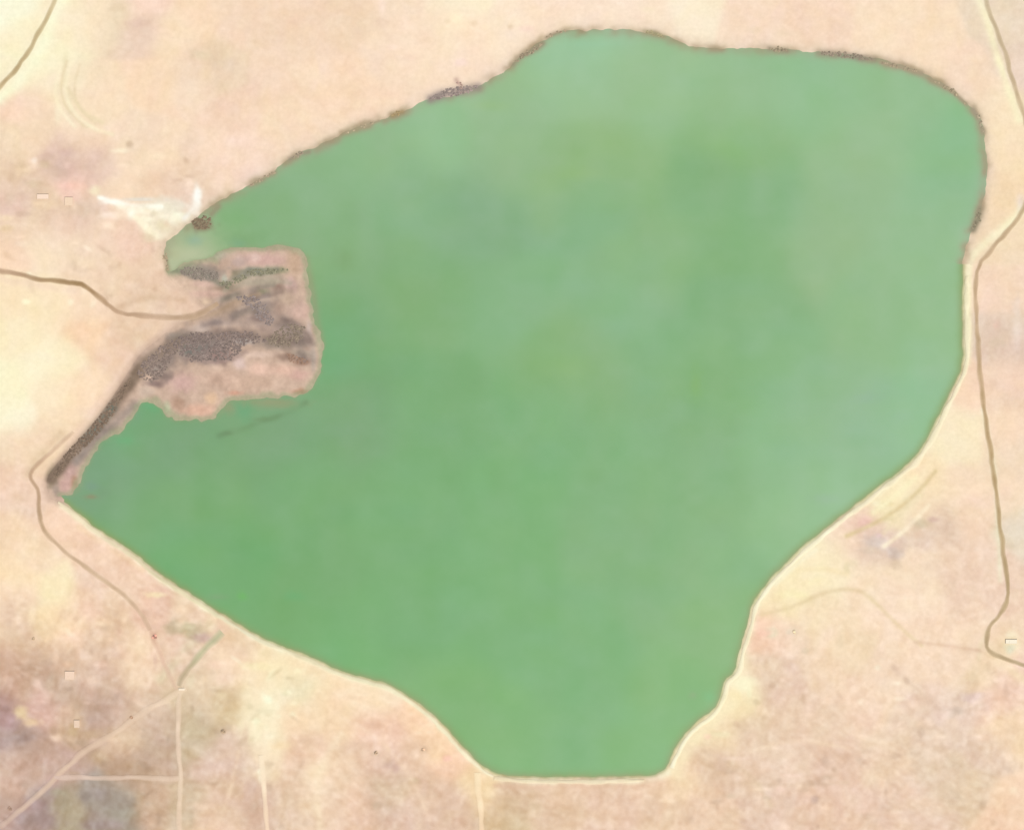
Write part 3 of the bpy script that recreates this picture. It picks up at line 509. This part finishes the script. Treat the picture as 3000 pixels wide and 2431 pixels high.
# ------------------------------------------------------------------ scrub and trees
LEAFK = 1.8          # foliage shades itself
def leaves(cx, cy, z0, r, h, n, size, out):
    for _ in range(n):
        u = RNG.normal(size=3); u /= np.linalg.norm(u); u[2] = abs(u[2])*1.0
        q = r*(0.45+0.55*RNG.rand()); p = np.array([cx+u[0]*q, cy+u[1]*q, z0+0.15*h+u[2]*h*(0.6+0.4*RNG.rand())])
        nrm = u+RNG.normal(size=3)*0.45; nrm[2] += 3.0; nrm /= np.linalg.norm(nrm)
        a = np.cross(nrm, RNG.normal(size=3)); a /= np.linalg.norm(a); b = np.cross(nrm, a)
        s = size*(0.6+0.8*RNG.rand())
        out.append(np.stack([p+a*s, p+b*s*.8, p-a*s, p-b*s*.8]))
def thicket(name, poly, dens, col, label, cat, hgt=0.8, rr=(2.4, 4.6)):
    P = parse(poly) if isinstance(poly, str) else poly
    xs, ys = [p[0] for p in P], [p[1] for p in P]; area = 0.5*abs(sum(P[i][0]*P[(i+1) % len(P)][1]-P[(i+1) % len(P)][0]*P[i][1] for i in range(len(P))))
    n = max(4, int(area*dens*1.5)); out = []; cs = []; c0 = rgb(col); k = 0; tries = 0
    while k < n and tries < n*30:
        tries += 1
        x, y = RNG.uniform(min(xs), max(xs)), RNG.uniform(min(ys), max(ys))
        if not inside(np.array([x]), np.array([y]), P)[0]: continue
        z = max(hz(x, y), -0.3); r = RNG.uniform(*rr); m0 = len(out)
        leaves(wx(x), wy(y), z, r, hgt*(0.6+0.6*RNG.rand()), 16, 2.0, out)
        c = c0*(1+0.06*RNG.normal()); cs += [c]*((len(out)-m0)*4); k += 1
    V = np.concatenate(out); F = np.arange(len(V)).reshape(-1, 4)
    o = mesh_obj(name, V, F, M_LEAF, np.minimum(albedo(np.array(cs))*LEAFK, 0.8))
    tag(o, label, cat, kind='stuff'); return o
def band(pts, w):
    P = np.array(parse(pts)); t = np.gradient(P, axis=0); l = np.hypot(t[:, 0], t[:, 1])[:, None]; n = np.stack([-t[:, 1], t[:, 0]], 1)/l
    tp = np.sin(np.linspace(0.25, math.pi-0.25, len(P)))[:, None]*w
    return [tuple(p) for p in P+n*tp]+[tuple(p) for p in (P-n*tp)[::-1]]
SC = 'scrub'
thicket(SC, band('150,1405 195,1345 250,1288 310,1222 350,1162 385,1110', 15), 1/34, '84705f', 'dark brown scrub belt running diagonally along the western tip', 'scrub')
thicket(SC, '400,1100 420,1055 470,1015 520,1000 520,1030 495,1065 470,1110 440,1120', 1/36, '8e7c72', 'grey brown scrub patch at the upper end of the diagonal belt', 'scrub')
thicket(SC, '500,1000 560,975 740,970 780,1000 720,1012 680,1055 560,1060 530,1040', 1/38, '8b7a72', 'large dark grey scrub mass across the middle of the mudflat', 'scrub')
thicket(SC, '780,990 840,950 895,955 885,1000 830,1020 790,1012', 1/42, '90806f', 'dark olive scrub near the eastern end of the mudflat', 'scrub')
thicket(SC, '835,1030 870,1045 902,1056 900,1068 850,1062', 1/38, '9a7c69', 'small rusty brown scrub strip at the eastern tip of the mudflat', 'scrub')
thicket(SC, '690,872 735,862 775,890 805,940 790,955 755,935 735,900', 1/46, '958680', 'mauve grey scrub in the upper middle of the mudflat', 'scrub')
thicket(SC, '520,790 570,780 640,800 640,820 580,822 540,808', 1/40, '928579', 'grey scrub under the pale north west inlet', 'scrub')
thicket(SC, '640,830 690,815 740,788 850,788 800,802 720,815 670,848', 1/42, '8f8971', 'curved olive scrub line in the northern part of the mudflat', 'scrub')
thicket(SC, '562,648 600,630 622,645 612,670 570,672', 1/34, '8a7862', 'dark brown scrub clump at the mouth of the north west inlet', 'scrub')
NB = 'shore_brush'
for (b, w, dn, c, lab) in BRUSH:
    thicket(NB, band(b, w), dn, c, lab, 'brush', hgt=0.8, rr=(2.0, 4.0))

def tree(x, y, r, col, label, group='lone shrubs scattered over the dry land'):
    z = hz(x, y); e = bpy.data.objects.new('shrub', None); S.collection.objects.link(e); e.location = (wx(x), wy(y), z)
    tag(e, label, 'shrub', group)
    hh = r*0.22; n = 7; V = []; F = []; lev = [(0, 0.45), (hh*0.5, 0.32), (hh*1.1, 0.18)]
    for zz, q in lev:
        for k in range(n): V.append((q*math.cos(k*2*math.pi/n)+zz*0.04, q*math.sin(k*2*math.pi/n), zz))
    for a in range(2):
        for k in range(n): F.append((a*n+k, a*n+(k+1) % n, (a+1)*n+(k+1) % n, (a+1)*n+k))
    for k in range(4):
        an = k*1.6+x; b0 = len(V); dx, dy = math.cos(an), math.sin(an)
        for (t, q) in ((0, .16), (1, .06)):
            cx, cy, cz = dx*t*r*0.6, dy*t*r*0.6, hh*0.5+t*r*0.2
            V += [(cx+q, cy, cz), (cx-q*.5, cy+q*.87, cz), (cx-q*.5, cy-q*.87, cz)]
        for m in range(3): F.append((b0+m, b0+(m+1) % 3, b0+3+(m+1) % 3, b0+3+m))
    mesh_obj('stem', V, F, M_BARK, parent=e)
    out = []; cs = []; c0 = rgb(col)
    for k in range(7):
        an = RNG.rand()*6.28; q = r*0.55*RNG.rand()**.5 if k else 0; m0 = len(out)
        leaves(q*math.cos(an), q*math.sin(an), hh*0.3+RNG.rand()*0.3, r*RNG.uniform(.4, .62), r*0.2, 50, r*0.2, out)
        cs += [c0*(1+0.12*RNG.normal())]*((len(out)-m0)*4)
    V = np.concatenate(out); mesh_obj('foliage', V, np.arange(len(V)).reshape(-1, 4), M_LEAF, np.minimum(albedo(np.array(cs))*LEAFK, 0.8), parent=e)
tree(655, 2141, 7, 'b59c80', 'small brown shrub right of the vertical track in the bottom left')
tree(1102, 2204, 6, 'cdb092', 'tan shrub below the south bank, left of its similar neighbour')
tree(1239, 2195, 6, 'd3b496', 'tan shrub between the southern bank and the cream track')
tree(452, 1864, 8, 'd3a08c', 'reddish shrub beside the pinkish track')
tree(30, 2366, 7, 'b89884', 'dull brown shrub in the very bottom left corner')
tree(2327, 1850, 6, 'dcc8a8', 'faint olive shrub inland of the south east bank')
tree(385, 2101, 6, 'c4a084', 'brown shrub just above the diagonal track')
tree(98, 1870, 5, 'd3b898', 'tan shrub on the mottled ground at the lower left')

# ------------------------------------------------------------------ small buildings and the canal gate
def boxm(x0, y0, z0, x1, y1, z1):
    V = [(x0, y0, z0), (x1, y0, z0), (x1, y1, z0), (x0, y1, z0), (x0, y0, z1), (x1, y0, z1), (x1, y1, z1), (x0, y1, z1)]
    return V, [(3, 2, 1, 0), (4, 5, 6, 7), (0, 1, 5, 4), (1, 2, 6, 5), (2, 3, 7, 6), (3, 0, 4, 7)]
def boxes(name, bs, material, parent):
    V, F = [], []
    for b in bs:
        v, f = boxm(*b); n = len(V); V += v; F += [tuple(i+n for i in q) for q in f]
    return mesh_obj(name, V, F, material, parent=parent)
def building(x, y, w, l, h, label, roofcol=None, rot=0):
    z = hz(x, y); e = bpy.data.objects.new('building', None); S.collection.objects.link(e)
    e.location = (wx(x), wy(y), z-0.3); e.rotation_euler = (0, 0, math.radians(rot)); tag(e, label, 'building', 'pale flat roofed buildings')
    t = 0.4
    boxes('wall', [(-w/2, -l/2, 0, w/2, -l/2+t, h), (-w/2, l/2-t, 0, w/2, l/2, h), (-w/2, -l/2+t, 0, -w/2+t, l/2-t, h), (w/2-t, -l/2+t, 0, w/2, l/2-t, h)], M_PLASTER, e)
    boxes('roof', [(-w/2+t+.01, -l/2+t+.01, h-0.6, w/2-t-.01, l/2-t-.01, h-0.2), (-w*.2, -l*.2, h-0.2, -w*.2+2, -l*.2+2, h+0.3)], roofcol or M_ROOF, e)
    boxes('door', [(-1.2, -l/2-0.06, 0.3, 1.2, -l/2-0.003, 2.7)], M_WOOD, e)
    for k in (-1, 1):
        boxes('window', [(k*w*0.3-0.8, -l/2-0.06, 1.4, k*w*0.3+0.8, -l/2-0.003, 2.6)], M_WOOD, e)
def M_(n, h): return mat(n, 0.9, False, tuple(albedo(rgb(h))), noise=(0.5, 0.05))
building(203, 591, 24, 24, 3.0, 'pale square building left of the white clearing', M_('cream_roof', 'f6d8ba'))
building(127, 577, 34, 14, 3.0, 'long pale building, leftmost near the left edge', M_('light_roof', 'fde0c8'))
building(205, 1977, 28, 24, 3.0, 'pale square building on mottled brown ground at lower left', M_('pinkish_roof', 'f6d6bc'))
building(226, 2119, 16, 22, 3.0, 'small pale building above the diagonal track', M_('tan_roof', 'eed0b6'))
building(2962, 1878, 34, 12, 3.0, 'cream building beside the road bend at the right edge', M_('white_roof', 'fdf0d6'))
g = bpy.data.objects.new('canal_gate', None); S.collection.objects.link(g); g.location = (wx(533), wy(2018), hz(533, 2018)); tag(g, 'small pale concrete gate where the olive canal ends', 'gate')
gm = M_('gate_concrete', 'fde8cb')
boxes('deck', [(-9, -3.5, 1.6, 9, 3.5, 2.1)], gm, g); boxes('pier', [(-8.5, -3, -0.5, -6.5, 3, 1.6)], M_CONC, g); boxes('pier', [(6.5, -3, -0.5, 8.5, 3, 1.6)], M_CONC, g)
boxes('sluice_board', [(-6.49, -0.2, -0.4, 6.49, 0.2, 1.5)], M_WOOD, g)
